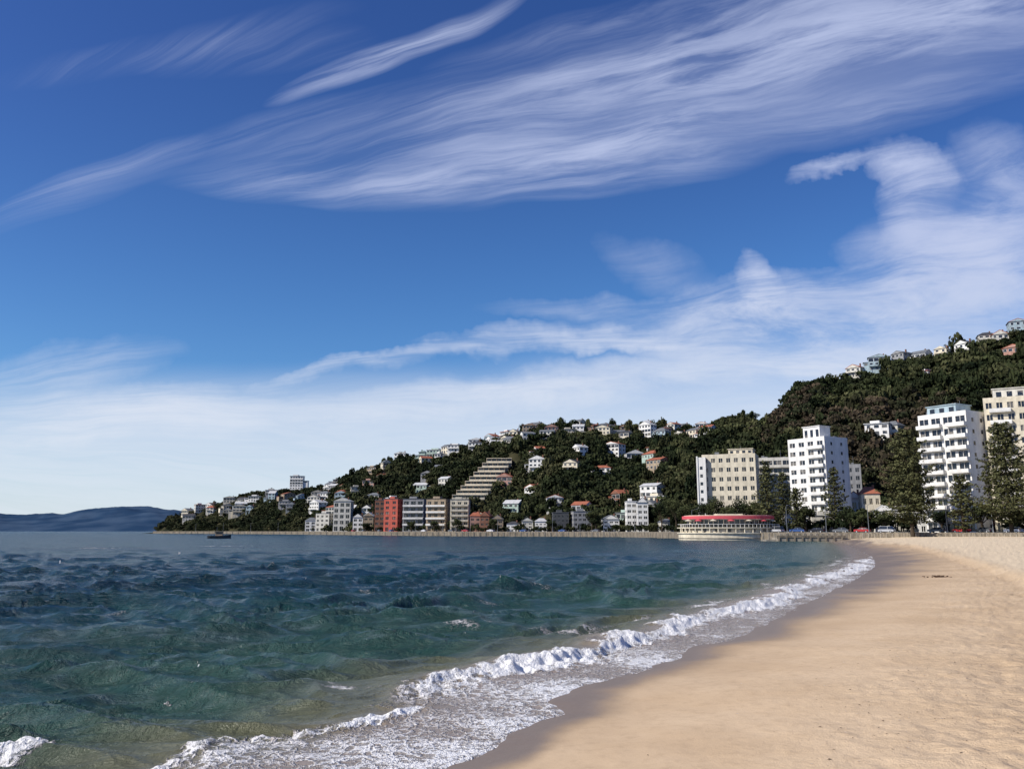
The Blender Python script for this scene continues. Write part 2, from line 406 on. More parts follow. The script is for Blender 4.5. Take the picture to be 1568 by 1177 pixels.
hgt=T.m('ADD',T.m('MULTIPLY',r1,T.mr(s_,-1,-6,.08,2.4)),T.m('MULTIPLY',r2,T.mr(s_,-10,-60,0,30.)))
hgt=T.m('ADD',hgt,T.m('MULTIPLY',T.m('MULTIPLY',fm,T.m('ADD',nf2,.2)),.9))
T.set(bp.inputs['Height'],hgt);T.set(b.inputs['Normal'],bp.outputs[0])
npmesh('sea_water',np.stack([XX,YY,Z],-1).reshape(-1,3),gridfaces(*TT.shape),m,True,fattrs=dict(shore=S.ravel(),foam=foam.ravel(),crest=(W).ravel()))

# ---------------------------------------------------------------- promenade
def strip(name,u0,u1,o0,o1,z,k,zb=None,step=6):
    t=np.linspace(bear(u0),bear(u1),int(abs(u1-u0)/step)+2)
    mb=MB();A=[];B=[]
    for q in t:
        y=float(D0(q));A.append((q*(y+o0),y+o0));B.append((q*(y+o1),y+o1))
    for i in range(len(t)-1):
        a,a2,b_,b2=A[i],A[i+1],B[i],B[i+1]
        mb.poly([(*a,z),(*a2,z),(*b2,z),(*b_,z)],k)
        if zb is not None:
            mb.poly([(*a,zb),(*a2,zb),(*a2,z),(*a,z)],k);mb.poly([(*b2,zb),(*b_,zb),(*b_,z),(*b2,z)],k)
    return mb.obj(name)
strip('seawall',235,2600,-.5,.3,ZP+.1,'stone',-2.5)
strip('pavement',235,2600,.3,4.5,ZP+.12,'pave',ZP-.3)
strip('road',235,2600,4.5,14,ZP,'asphalt')
strip('road_marking',1000,2600,9.1,9.25,ZP+.006,'paint')
strip('pavement',235,2600,14,17,ZP+.12,'pave',ZP-.3)
mb=MB()
for u in np.arange(240,1600,9):
    q=bear(u);y=float(D0(q));x=q*y
    mb.box(x-.35,x+.35,y-1.0,y-.5,-2,ZP-.25,'conc')
mb.obj('seawall_buttresses')

# ---------------------------------------------------------------- buildings
foot=[]
def facade(mb,W,D,z0,fh,nf,nbx,nby,wall,solid=(),sp=.42,pier=.32,proud=.28):
    x0,x1=-W/2,W/2;y0,y1=0,D
    H1=z0+nf*fh
    mb[1].box(x0+proud,x1-proud,y0+proud,y1-proud,z0,H1-.05,'glass')
    for i in range(nf+1):
        za=z0+i*fh-(fh*sp*.35 if i else 0);zb=z0+i*fh+fh*sp*.65
        if i==nf: zb=H1+.9
        if i==0: zb=z0+fh*.12
        mb[0].box(x0,x1,y0,y1,za,zb,wall)
    def piers(n,L,place):
        w=L/n
        for j in range(n+1):
            pw=w*pier;c=j*w
            place(max(c-pw/2,0),min(c+pw/2,L))
            if j<n: place(c+w/2-.06,c+w/2+.06)
    e=.004
    if 'front' in solid: mb[0].box(x0+e,x1-e,y0+e,y0+proud+.1,z0,H1,wall)
    else: piers(nbx,W,lambda a,b: mb[0].box(x0+a+e,x0+b-e,y0+e+.02,y0+proud+.1,z0,H1,wall))
    mb[0].box(x0+e,x1-e,y1-proud-.1,y1-e,z0,H1,wall)
    for nm,xa,xb in(('left',x0+e,x0+proud+.1),('right',x1-proud-.1,x1-e)):
        if nm in solid: mb[0].box(xa,xb,y0+2*e,y1-2*e,z0,H1,wall)
        else: piers(nby,D,lambda a,b: mb[0].box(xa,xb,y0+a+2*e,y0+b-2*e,z0,H1,wall))
    return H1
def balconies(mb,x0,x1,y,depth,z0,fh,nf,k='white',start=1):
    for i in range(start,nf):
        z=z0+i*fh
        mb.box(x0,x1,y-depth,y+.15,z-.12,z+.1,k)
        mb.box(x0,x1,y-depth-.06,y-depth+.06,z+.101,z+1.0,k)
        mb.box(x0,x0+.12,y-depth+.065,y,z+.101,z+1.0,k);mb.box(x1-.12,x1,y-depth+.065,y,z+.101,z+1.0,k)
def tower(name,u,y,W,D,vt,nf,nbx,nby,wall,rot=0,solid=(),balc=None,pent=None,sp=.42,pier=.32,roof='grey',zb=ZP,balck='white'):
    x,zt=at(u,vt,y)
    e=empty(name,(x,y,0),math.radians(rot))
    mbs=[MB(),MB()]
    fh=(zt-.9-zb)/nf
    mbs[0].box(-W/2+.1,W/2-.1,.1,D-.1,zb-8,zb-.01,wall)
    facade(mbs,W,D,zb,fh,nf,nbx,nby,wall,solid,sp,pier)
    if 'right' in solid:
        for i in range(nf):
            for yy_ in (D*.25,D*.68):
                mbs[1].box(W/2-.05,W/2+.03,yy_,yy_+.9,zb+i*fh+1.1,zb+i*fh+2.2,'glass')
                mbs[0].box(W/2,W/2+.10,yy_-.1,yy_+1.0,zb+i*fh+.95,zb+i*fh+1.08,wall)
    top=zt-.9
    R=MB()
    R.box(-W/2+.3,W/2-.3,.3,D-.3,top+.2,top+.5,roof)
    if pent:
        for(px0,px1,py0,py1,ph,pk) in pent:
            R.box(-W/2+px0*W,-W/2+px1*W,py0*D,py1*D,top+.5,top+.5+ph,pk)
            R.box(-W/2+px0*W-.3,-W/2+px1*W+.3,py0*D-.3,py1*D+.3,top+.5+ph,top+.75+ph,pk)
            nwin=max(1,int((px1-px0)*W/2.2))
            for j in range(nwin):
                a=-W/2+px0*W+(j+.3)*(px1-px0)*W/nwin
                R.box(a,a+.5*(px1-px0)*W/nwin,py0*D-.05,py0*D+.1,top+1.2,top+.5+ph*.75,'glass')
    for j in range(3):
        a=random.uniform(-W/2+1,W/2-2);b_=random.uniform(1,D-2);R.box(a,a+random.uniform(.8,1.6),b_,b_+1.1,top+.5,top+.5+random.uniform(.8,1.6),'r_grey')
    R.cyl((W*.2,D*.5,top+.5),(W*.2,D*.5,top+4.5),.06,.04,'pole',5)
    if balc:
        for(bx0,bx1,dp) in balc: balconies(mbs[0],-W/2+bx0*W,-W/2+bx1*W,0,dp,zb,fh,nf,balck)
    mbs[0].box(-1.2,1.2,-1.6,-.01,zb+2.5,zb+2.7,'grey')
    mbs[1].box(-.9,.9,-.04,.2,zb+.1,zb+2.3,'glass')
    sh=(0,-D/2,0)
    mbs[0].obj('walls',e,sh);mbs[1].obj('windows',e,sh);R.obj('roof',e,sh)
    foot.append((x,y,max(W,D)*.62+2))
    return e
tower('apartment_tower',1251,292,15.5,12.5,672,10,4,3,'white',-58,solid=('right',),balc=[(.55,.98,1.1)],pent=[(.35,.8,.15,.6,4.3,'white')],pier=.42,sp=.5)
tower('apartment_building',1456,236,14.5,9.5,634,10,4,2,'white',-60,solid=('right',),balc=[(0,.5,1.3),(.62,1,1.3)],pent=[(.15,.75,.15,.9,2.6,'blue')],pier=.25,sp=.42)
tower('apartment_building',1118,322,20,13,697,8,7,3,'cream',-22,solid=(),pent=[(.5,.95,.1,.8,2.2,'cream')],pier=.5,sp=.55)
tower('apartment_building',1184,335,14,12,702,9,4,3,'offwhite',-20,balc=[(.05,.95,1.3)],pier=.15,sp=.35,balck='offwhite')
tower('apartment_building',1545,232,13,14,612,11,5,4,'cream',-30,balc=[(.1,.5,1.2)],pent=[(.2,.8,.2,.8,3,'offwhite')],pier=.45,sp=.5)
tower('apartment_building',1640,225,18,14,600,12,6,4,'offwhite',-20,balc=[(.1,.9,1.2)],pier=.3,sp=.4)
tower('apartment_building',1300,330,8,10,712,8,3,3,'grey',-20,pier=.5,sp=.5)
x,_=at(1073,700,318)
mb=MB();mb.box(-1.7,1.7,0,12,-4,at(1073,700,318)[1],'white')
mb.box(-1.75,-1.2,-.3,-.01,-4,at(1073,700,318)[1]+.4,'white')
for i in range(8): mb.box(-.5,.5,-.05,.1,5+i*3,6.2+i*3,'glass')
mb.obj('stair_tower',None,(x,318,0),math.radians(-22))
def lowrise(name,u0,u1,vt,y,col,roof,kind='gable',rot=0,floors=2,bays=3,D=9,balc=False):
    x0,z=at(u0,vt,y);x1,_=at(u1,vt,y);Wd=(x1-x0);x=(x0+x1)/2
    e=empty(name,(x,y,0),math.radians(rot));mbs=[MB(),MB()]
    rh=0 if kind=='flat' else min(2.6,(z-ZP)*.25)
    fh=(z-ZP-rh-.9)/floors
    zb=ZP
    mbs[0].box(-Wd/2+.1,Wd/2-.1,.1,D-.1,zb-5,zb-.01,col)
    facade(mbs,Wd,D,zb,fh,floors,bays,3,col,(),random.uniform(.38,.6),random.uniform(.25,.55))
    top=zb+floors*fh+.9
    R=MB()
    if kind=='flat':
        R.box(-Wd/2-.25,Wd/2+.25,-.25,D+.25,top,top+.22,roof)
        R.box(-Wd*.25,Wd*.1,D*.3,D*.7,top+.22,top+1.6,col)
    elif kind=='gable':
        R.prism([(-Wd/2-.5,top-.05),(Wd/2+.5,top-.05),(0,top+rh)],-.5,D+.5,roof)
        R.prism([(-Wd/2+.3,top),(Wd/2-.3,top),(0,top+rh-.35)],-.52,-.3,col)
    else:
        a=(-Wd/2-.4,-.4);b_=(Wd/2+.4,-.4);c_=(Wd/2+.4,D+.4);d_=(-Wd/2-.4,D+.4)
        r0=(-Wd/5,D/2,top+rh);r1=(Wd/5,D/2,top+rh)
        R.poly([(*a,top),(*b_,top),r1,r0],roof);R.poly([(*b_,top),(*c_,top),r1],roof);R.poly([(*c_,top),(*d_,top),r0,r1],roof);R.poly([(*d_,top),(*a,top),r0],roof);R.poly([(*a,top),(*d_,top),(*c_,top),(*b_,top)],roof)
    if kind!='flat': R.box(Wd*.22,Wd*.22+.7,D*.5,D*.5+.7,top,top+rh+.7,'brick')
    if balc: balconies(mbs[0],-Wd/2+.2,Wd/2-.2,0,1.4,zb,fh,floors,balc)
    sh=(0,-D/2,0);mbs[0].obj('walls',e,sh);mbs[1].obj('windows',e,sh);R.obj('roof',e,sh)
    foot.append((x,y,max(Wd,D)*.6+1));
    return e
def yb(u,o=24): return float(D0(bear(u)))+o
lr=[(1294,1318,752,300,'white','r_red','gable',-20,3,3),(1316,1342,745,292,'cream','r_red','hip',-15,3,3),(1338,1366,772,275,'white','r_light','gable',-20,2,3),
 (1362,1402,782,262,'offwhite','r_grey','flat',-10,2,5),(1500,1535,770,235,'brick','r_grey','flat',-20,3,4),(1296,1330,786,268,'cream','r_red','hip',-12,2,4),(1240,1285,790,272,'offwhite','r_grey','flat',-10,2,5),
 (1200,1234,788,276,'white','r_grey','flat',-10,2,4),(1404,1450,786,252,'white','r_light','flat',-14,2,5),(1455,1496,781,244,'cream','r_grey','flat',-14,2,4),(1538,1580,778,226,'offwhite','r_grey','flat',-14,2,4),(1150,1180,786,290,'cream','r_grey','hip',-10,2,3)]
for a in lr: lowrise('waterfront_house',*a)
row=[('waterfront_house',470,486,792,'white','r_grey','hip',3,2),('apartment_building',488,511,786,'offwhite','r_grey','flat',4,3),('waterfront_house',514,540,762,'offwhite','r_light','gable',5,3),
 ('waterfront_house',543,558,786,'white','r_dark','gable',3,2),('waterfront_house',559,574,784,'tan','r_light','gable',3,2),
 ('apartment_building',577,592,766,'brick','r_grey','flat',6,2),('apartment_building',593,616,764,'red','r_grey','flat',6,2),
 ('apartment_building',620,652,764,'grey','r_dark','flat',5,3),('apartment_building',657,688,764,'tan','r_dark','flat',5,3),('apartment_building',691,719,765,'cream','r_grey','flat',6,3),
 ('waterfront_house',721,737,783,'pink','r_red','hip',3,2),('waterfront_house',738,752,783,'brick','r_red','gable',3,2),('waterfront_house',753,770,788,'tan','r_grey','gable',3,2),('waterfront_house',778,795,798,'white','r_dark','hip',2,3),
 ('waterfront_house',799,816,792,'offwhite','r_grey','gable',3,2),('waterfront_house',820,838,793,'white','r_light','hip',3,3),('apartment_building',846,870,785,'dgrey','r_grey','flat',4,4),('apartment_building',876,903,783,'grey','r_grey','flat',4,4),
 ('waterfront_house',922,946,788,'white','r_grey','gable',3,3),('apartment_building',958,973,768,'white','r_light','flat',5,2),('apartment_building',975,991,761,'white','r_grey','gable',5,2),('waterfront_house',1010,1028,794,'offwhite','r_grey','hip',2,3)]
for nm,u0,u1,vt,col,rf,kind,fl_,by in row:
    lowrise(nm,u0,u1,vt,yb((u0+u1)/2,24+random.uniform(-1,6)),col,rf,kind,random.uniform(-22,4),fl_,by,11,balc=('white' if nm[0]=='a' and u0 in(620,657) else 'cream' if u0==691 else False))

# terraced apartments stepping up the hillside
nt=9
x0,y0,z0=hit(716,764);y0-=14
x0=bear(716)*y0
e=empty('terraced_apartments',(x0,y0,0),0)
mw,mg=MB(),MB()
for i in range(nt):
    ua=692+i*6.6;ub=742+i*5.2;vb=764-i*7.0
    y=y0+i*4.6
    xa,za=at(ua,vb,y);xb,_=at(ub,vb,y);zt=at(ua,vb-7.0,y)[1]
    xa-=x0;xb-=x0;yy=y-y0
    mg.box(xa+.4,xb-.4,yy+1.8,yy+12,za-3,zt-.3,'glass')
    mw.box(xa,xb,yy,yy+13,zt-.35,zt+.05,'cream')
    mw.box(xa,xb,yy-.1,yy+.15,za-.3,za+1.15,'cream')
    mw.box(xa+.3,xb-.3,yy+3,yy+13,-3,za-3.2,'tan')
    n=5
    for j in range(n+1):
        q=xa+(xb-xa-.5)*j/n;mw.box(q,q+.5,yy+.6,yy+12.5,za-3,zt-.36,'tan')
mw.obj('walls',e);mg.obj('windows',e)
terr=[]
for i in range(9): terr.append((x0+i*2.8,y0+4+i*5.0,15))
for i in range(3): terr.append((x0-4+i*8,y0-10,11))
foot+=terr

# hillside houses -----------------------------------------------------------
def house(u,v,wpx=None,col=None,roof=None,kind=None,floors=None,rj=40):
    x,y,z=hit(u,v)
    Wd=(wpx*y/F) if wpx else random.uniform(7,13)
    D=random.uniform(6.5,10);nf=floors or random.choice([1,2,2,2,3]);fh=2.9
    col=col or random.choices(['white','offwhite','cream','grey','blue','green','tan','pink','brick'],[10,6,6,3,2,1,4,1,1])[0]
    roof=roof or random.choices(['r_grey','r_dark','r_red','r_light'],[4,3,4,3])[0]
    kind=kind or random.choice(['gable','gable','hip','flat','side'])
    mb=MB();ht=nf*fh
    mb.box(-Wd/2,Wd/2,-D/2,D/2,-7,ht,col)
    nb=max(2,int(Wd/2.8))
    for f_ in range(nf):
        zz=f_*fh
        big=random.random()<.3
        for j in range(nb):
            g_=.08 if big else random.uniform(.18,.32)
            a=-Wd/2+(j+g_)*Wd/nb;b_=-Wd/2+(j+1-g_)*Wd/nb
            if f_==0 and j==nb//2: mb.box(a+.1,b_-.1,-D/2-.06,-D/2+.05,zz+.1,zz+2.2,'dgrey');continue
            lo_=.35 if big else .95
            mb.box(a-.1,b_+.1,-D/2-.05,-D/2+.03,zz+lo_-.1,zz+2.4,'white')
            mb.box(a,b_,-D/2-.09,-D/2+.03,zz+lo_,zz+2.3,'glass')
        for sx in(-1,1):
            for j in range(2):
                a=-D/2+(j+.3)*D/2;xx=sx*Wd/2
                mb.box(xx-.02,xx+.07*sx,a,a+1.6,zz+.9,zz+2.2,'glass')
    if nf>1 and random.random()<.5:
        mb.box(-Wd/2+.3,Wd*.25,-D/2-1.6,-D/2-.1,fh-.15,fh,col);mb.box(-Wd/2+.3,Wd*.25,-D/2-1.66,-D/2-1.54,fh+.01,fh+.95,col)
        for q in(-Wd/2+.4,Wd*.2): mb.box(q,q+.18,-D/2-1.5,-D/2-1.3,-4,fh-.16,col)
    if random.random()<.55:
        sx=random.choice((-1,1));xa=sx*Wd/2;xb=xa+sx*random.uniform(2.5,5.5);h2=ht*random.uniform(.5,.75)
        mb.box(xa+sx*.01,xb,-D*.3,D*.4,-7,h2,col);mb.box(xa+sx*.02,xb+sx*.3,-D*.3-.3,D*.4+.3,h2,h2+.3,roof)
        mb.box(min(xa,xb)+.6,max(xa,xb)-.5,-D*.3-.05,-D*.3+.03,h2-1.8,h2-.6,'glass')
    rh=random.uniform(1.8,2.8)
    if kind=='gable':
        mb.prism([(-Wd/2-.5,ht),(Wd/2+.5,ht),(0,ht+rh)],-D/2-.5,D/2+.5,roof);mb.prism([(-Wd/2+.3,ht+.02),(Wd/2-.3,ht+.02),(0,ht+rh-.4)],-D/2-.53,-D/2-.3,col)
    elif kind=='side':
        yy0,yy1=-D/2-.5,D/2+.5
        mb.poly([(-Wd/2-.4,yy0,ht),(Wd/2+.4,yy0,ht),(Wd/2+.4,0,ht+rh),(-Wd/2-.4,0,ht+rh)],roof);mb.poly([(Wd/2+.4,yy1,ht),(-Wd/2-.4,yy1,ht),(-Wd/2-.4,0,ht+rh),(Wd/2+.4,0,ht+rh)],roof)
        for sx in(-1,1): mb.poly([(sx*Wd/2,yy0+.3,ht),(sx*Wd/2,yy1-.3,ht),(sx*Wd/2,0,ht+rh-.1)],col)
    elif kind=='hip':
        a=(-Wd/2-.5,-D/2-.5,ht);b_=(Wd/2+.5,-D/2-.5,ht);c_=(Wd/2+.5,D/2+.5,ht);d_=(-Wd/2-.5,D/2+.5,ht);r0=(-Wd/6,0,ht+rh);r1=(Wd/6,0,ht+rh)
        for p in([a,b_,r1,r0],[b_,c_,r1],[c_,d_,r0,r1],[d_,a,r0]): mb.poly(p,roof)
    else:
        mb.box(-Wd/2-.4,Wd/2+.4,-D/2-.6,D/2+.4,ht,ht+.35,roof);mb.box(-Wd*.3,Wd*.1,-D/4,D/3,ht+.35,ht+1.8,col)
    if kind!='flat': mb.box(Wd*.2,Wd*.2+.7,D*.1,D*.1+.7,ht,ht+rh+.8,'brick')
    rot=math.atan2(x,y)*-1+math.radians(random.uniform(-rj,rj)-18)
    mb.obj('hillside_house',None,(x,y,z-random.uniform(.0,1.4)),rot)
    foot.append((x,y,Wd*.5+.6));
    n=math.hypot(x,y);foot.append((x-x/n*6.0,y-y/n*6.0,Wd*.30))
spec=[(455,741,20,'white','r_grey','flat',6),(825,722,26,'white','r_light','gable',3),(878,722,24,'cream','r_dark','gable',2),(922,728,32,'white','r_red','hip',2),(1000,760,30,'white','r_light','side',2),
 (1346,668,34,'white','r_light','flat',2),(1370,672,24,'offwhite','r_grey','hip',2),(775,742,24,'pink','r_red','gable',2),(818,758,22,'white','r_red','gable',2),
 (372,778,22,'white','r_light','side',2),(352,770,18,'cream','r_grey','gable',2),(392,768,20,'white','r_grey','flat',2),(440,775,24,'grey','r_grey','flat',2),(417,758,20,'offwhite','r_light','flat',2),
 (650,705,24,'green','r_grey','flat',2),(670,697,30,'green','r_light','flat',2),(615,705,20,'white','r_grey','gable',3),(700,690,26,'white','r_grey','flat',2),(730,683,24,'white','r_light','gable',2)]
for a in spec: house(a[0],a[1],a[2],a[3],a[4],a[5],a[6],rj=20)
su=[p[0] for p in sky];sv=[p[1] for p in sky]
hp=[]
for a in spec:
    x,y,z=hit(a[0],a[1]);hp.append((x,y))
def free(x,y,mind):
    return not(any(math.hypot(x-f[0],y-f[1])<mind for f in hp) or any(math.hypot(x-f[0],y-f[1])<f[2]+3 for f in terr))
def band(n,u0,u1,o0,o1,mind=13,**k):
    c=0;tries=0
    while c<n and tries<n*30:
        tries+=1
        u=random.uniform(u0,u1);v=float(np.interp(u,su,sv))+random.uniform(o0,o1)
        if 685<u<800 and 690<v<768: continue
        x,y,z=hit(u,v)
        if not free(x,y,mind): continue
        hp.append((x,y));house(u,v,**k);c+=1
band(44,640,1085,3,24,13)
band(12,790,1085,1,8,12)
band(24,345,600,6,38,14)
band(6,280,345,8,18,14)
band(12,640,1010,28,70,26)
band(9,1310,1420,2,8,9,rj=30)
band(26,1420,1640,2,11,10,rj=30)
band(3,1400,1568,20,36,25)
c=0
while c<26:
    u=random.uniform(470,1010);v=random.uniform(766,794)
    x,y,z=hit(u,v)
    if not free(x,y,15) or any(math.hypot(x-f[0],y-f[1])<f[2]*.8 for f in foot[:60]):
        c+=.15;continue
    hp.append((x,y));house(u,v);c+=1

# ---------------------------------------------------------------- bush on the hillside
def tmpl(nq,seed,lobes=6,flat=.8,qs=(.20,.36)):
    r=np.random.default_rng(seed)
    lc=np.concatenate([[[0,0,.45]],np.stack([r.uniform(-.6,.6,lobes),r.uniform(-.6,.6,lobes),r.uniform(.3,.75,lobes)],1)])
    lr_=np.concatenate([[.6],r.uniform(.28,.45,lobes)])
    V=[];hs=[]
    for i in range(nq):
        j=r.integers(0,len(lc));d=r.normal(size=3);d[2]=abs(d[2])*.9-.15;d/=np.linalg.norm(d)
        p=lc[j]+d*lr_[j]*r.uniform(.8,1.08)*np.array([1,1,flat])
        nrm=d+r.normal(size=3)*.38;nrm/=np.linalg.norm(nrm)
        a=np.cross(nrm,r.normal(size=3));a/=np.linalg.norm(a);b_=np.cross(nrm,a)
        s=r.uniform(*qs)*.55
        V.append([p+a*s,p+b_*s*.8,p-a*s,p-b_*s*r.uniform(.7,1)])
        hs.append(p[2])
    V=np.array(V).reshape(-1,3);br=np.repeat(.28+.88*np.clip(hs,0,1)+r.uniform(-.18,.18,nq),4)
    return V,br
T_=[tmpl(120,s) for s in range(8)]
N=14000
tt=rng.uniform(bear(236),.95,N*3);kk=rng.uniform(0,1,N*3)
d0=D0(tt);d1=D1(tt);yy=d0+18+kk*(d1-d0+25)
w=yy*(d1-d0);keep=rng.uniform(0,1,len(tt))<w/w.max()*1.6
tt=tt[keep][:N];yy=yy[keep][:N];xx=tt*yy
fl_=FL(tt);dd=yy-D0(tt)
ok=np.ones(len(xx),bool)
ok&=~((dd<fl_-2)&(rng.uniform(0,1,len(xx))<.65))
for f in foot: ok&=((xx-f[0])**2+(yy-f[1])**2)>(f[2]+.8)**2
xx,yy,tt=xx[ok],yy[ok],tt[ok]
zz=terrain(tt,yy)
ok=zz>1.5;xx,yy,tt,zz=xx[ok],yy[ok],tt[ok],zz[ok]
ntree=len(xx)
uu=CX+tt*1.015*F
hill=(yy-D0(tt)-FL(tt))/(D1(tt)-D0(tt)-FL(tt))
Vs=[];Cs=[]
pal=np.array([[.010,.016,.006],[.018,.025,.009],[.032,.039,.015],[.054,.058,.024],[.080,.080,.036]])
brown=np.array([[.080,.060,.038],[.052,.042,.026],[.034,.034,.016],[.030,.036,.016]])
for i in range(ntree):
    V,br=T_[rng.integers(8)]
    a=rng.uniform(0,6.28);s=rng.uniform(2.2,6.2);hgt=s*rng.uniform(.95,1.35)
    if rng.uniform()<.06: hgt*=1.7;s*=.75
    if uu[i]<520: s*=.8;hgt*=.75
    ca,sa=math.cos(a),math.sin(a)
    P=np.stack([(V[:,0]*ca-V[:,1]*sa)*s,(V[:,0]*sa+V[:,1]*ca)*s,V[:,2]*hgt-.4],1)+[xx[i],yy[i],zz[i]]
    Vs.append(P)
    big=float(vnoise(xx[i]/24,yy[i]/24,200))
    isb=uu[i]>1165 and .1<hill[i]<.90 and (float(vnoise(xx[i]/45,yy[i]/45,210))>.42+max(0,(uu[i]-1430))/300)
    c=brown[rng.integers(4)] if isb else pal[min(4,int((big*.6+rng.uniform()*.4)*5))]
    c=c*(1+rng.normal()*.18)
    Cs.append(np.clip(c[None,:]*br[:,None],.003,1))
V=np.concatenate(Vs);C=np.concatenate(Cs)
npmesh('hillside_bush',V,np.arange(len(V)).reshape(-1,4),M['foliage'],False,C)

# ---------------------------------------------------------------- individual trees
def quads(P,Nn,S,r):
    n=len(P);a=np.cross(Nn,r.normal(size=(n,3)));a/=np.linalg.norm(a,axis=1,keepdims=True);b_=np.cross(Nn,a);b_/=np.linalg.norm(b_,axis=1,keepdims=True)
    S=S[:,None];return np.stack([P+a*S,P+b_*S*.6,P-a*S,P-b_*S*.6],1).reshape(-1,3)
def norfolk(u,vt,y,R,seed,zb=ZP,dens=1.0,name='norfolk_pine'):
    r=np.random.default_rng(seed);x,zt=at(u,vt,y);Ht=zt-zb
    e=empty(name,(x,y,zb));tr=MB()
    for i in range(6):
        f0,f1=i/6,(i+1)/6;tr.cyl((0,0,-1+f0*(Ht+1)),(0,0,-1+f1*(Ht+1)),.5*(1-f0)+.05,.5*(1-f1)+.05,'bark',8)
    P=[];Nn=[];S=[];B=[]
    nw=int(Ht/1.15)
    for k in range(nw):
        h=.10+.9*k/nw;L0=R*min(1,(h-.02)*5)*(1-h)**.55*r.uniform(.70,1.12)+.35
        nb=r.integers(6,9)
        for j in range(nb):
            az=2*math.pi*(j+r.uniform(-.3,.3))/nb+k*.6;L=L0*r.uniform(.58,1.15)
            rise=.05+.25*h
            z=h*Ht+r.uniform(-.35,.35)
            tip=(math.cos(az)*L,math.sin(az)*L,z+L*rise)
            tr.cyl((0,0,z),tip,.09*(1-h)+.03,.02,'bark',3,False)
            n=int((12+L*9)*dens)
            f=r.uniform(.12,1.05,n)**.75
            sag=-.1*L*np.sin(f*math.pi)
            wd=(.15+.75*np.sin(np.clip(f,0,1)*math.pi*.85))*L*.22
            lat=r.normal(size=n)*wd
            px=np.cos(az)*f*L-np.sin(az)*lat;py=np.sin(az)*f*L+np.cos(az)*lat
            pz=z+f*L*rise+sag+r.normal(size=n)*.15+np.abs(r.normal(size=n))*.15
            P.append(np.stack([px,py,pz],1))
            nn=np.stack([np.cos(az)*.4+r.normal(size=n)*.5,np.sin(az)*.4+r.normal(size=n)*.5,.7+r.normal(size=n)*.4],1);Nn.append(nn)
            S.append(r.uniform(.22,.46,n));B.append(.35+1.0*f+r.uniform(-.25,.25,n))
    P=np.concatenate(P);Nn=np.concatenate(Nn);S=np.concatenate(S);B=np.concatenate(B)
    Nn/=np.linalg.norm(Nn,axis=1,keepdims=True)
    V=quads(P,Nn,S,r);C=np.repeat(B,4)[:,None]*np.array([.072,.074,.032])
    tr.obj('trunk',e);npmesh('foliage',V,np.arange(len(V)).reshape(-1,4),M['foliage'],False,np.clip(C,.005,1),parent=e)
    foot.append((x,y,3))
norfolk(1384,655,222,9.8,1,dens=1.1);norfolk(1532,646,206,10.4,2,dens=1.1);norfolk(1595,660,190,8,3)
norfolk(1468,725,214,4.4,4,dens=.6);norfolk(1172,705,268,5.4,5,dens=.7);norfolk(1275,715,262,5.4,6,dens=.6);norfolk(1218,745,262,4,7,dens=.6);norfolk(1197,722,276,4.4,8,dens=.6)
def roundtree(u,vt,y,R,seed,zb=ZP,col=(.040,.058,.020),name='pohutukawa_tree'):
    r=np.random.default_rng(seed);x,zt=at(u,vt,y);Ht=zt-zb
    e=empty(name,(x,y,zb));tr=MB();th=Ht*.32
    tr.cyl((0,0,-.5),(0,0,th),.35,.24,'bark',8)
    lc=[]
    for j in range(8):
        az=j*2.4+r.uniform(-.4,.4);rr=R*r.uniform(.35,.7);zz_=Ht*r.uniform(.5,.82)
        p=(math.cos(az)*rr,math.sin(az)*rr,zz_);tr.cyl((0,0,th*.9),p,.16,.05,'bark',5,False);lc.append((*p,R*r.uniform(.32,.5)))
    lc.append((0,0,Ht*.72,R*.5))
    lc=np.array(lc);n=int(420*R**1.1);j=r.integers(0,len(lc),n)
    d=r.normal(size=(n,3));d/=np.linalg.norm(d,axis=1,keepdims=True)
    q=r.uniform(.55,1.1,n)[:,None]
    P=lc[j,:3]+d*lc[j,3:4]*q*[1,1,Ht/(2.6*R)];Nn=d+r.normal(size=(n,3))*.5;Nn/=np.linalg.norm(Nn,axis=1,keepdims=True)
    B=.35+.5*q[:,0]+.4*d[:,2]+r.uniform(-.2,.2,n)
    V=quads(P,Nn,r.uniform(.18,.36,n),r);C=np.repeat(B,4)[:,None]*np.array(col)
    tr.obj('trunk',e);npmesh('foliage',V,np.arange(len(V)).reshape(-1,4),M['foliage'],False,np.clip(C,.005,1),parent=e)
sd=20
for (u,vt,o,R) in [(1012,765,14,4.5),(1034,758,16,5.5),(1052,770,18,4.5),(1078,766,16,4),(1095,758,18,4.2),(1118,768,17,4),(1136,757,18,4.5),(1155,765,18,4),(1232,770,17,3.8),(1300,772,15,3.6),(1318,785,14,3),(1352,778,15,3.4),(1440,780,15,3),(1500,770,14,3.6),
   (906,778,10,4),(912,786,12,4),(700,792,8,3),(755,792,8,3),(845,795,8,3.2),(630,796,8,3),(665,796,8,3),(560,800,8,3),(1152,632,-1,5),(1106,638,-1,5)]:
    sd+=1
    y=yb(u,o) if o>0 else float(D1(bear(u)))-8
    roundtree(u,vt,y,R,sd,zb=ZP if o>0 else float(terrain(np.array([bear(u)]),np.array([y]))[0]),col=(.052,.060,.024) if sd%3 else (.030,.040,.017))
Vs=[];Cs=[]
for u in np.arange(262,1040,5.0):
    if random.random()<.3: continue
    q=bear(u);y=float(D0(q))+random.uniform(15,19);V,br=T_[random.randrange(8)];s=random.uniform(1.6,3)
    Vs.append(V*[s,s,s*1.6]+[q*y,y,ZP-.3]);Cs.append(np.clip(pal[random.randrange(4)][None]*br[:,None],.004,1))
V=np.concatenate(Vs);npmesh('promenade_trees',V,np.arange(len(V)).reshape(-1,4),M['foliage'],False,np.concatenate(Cs))

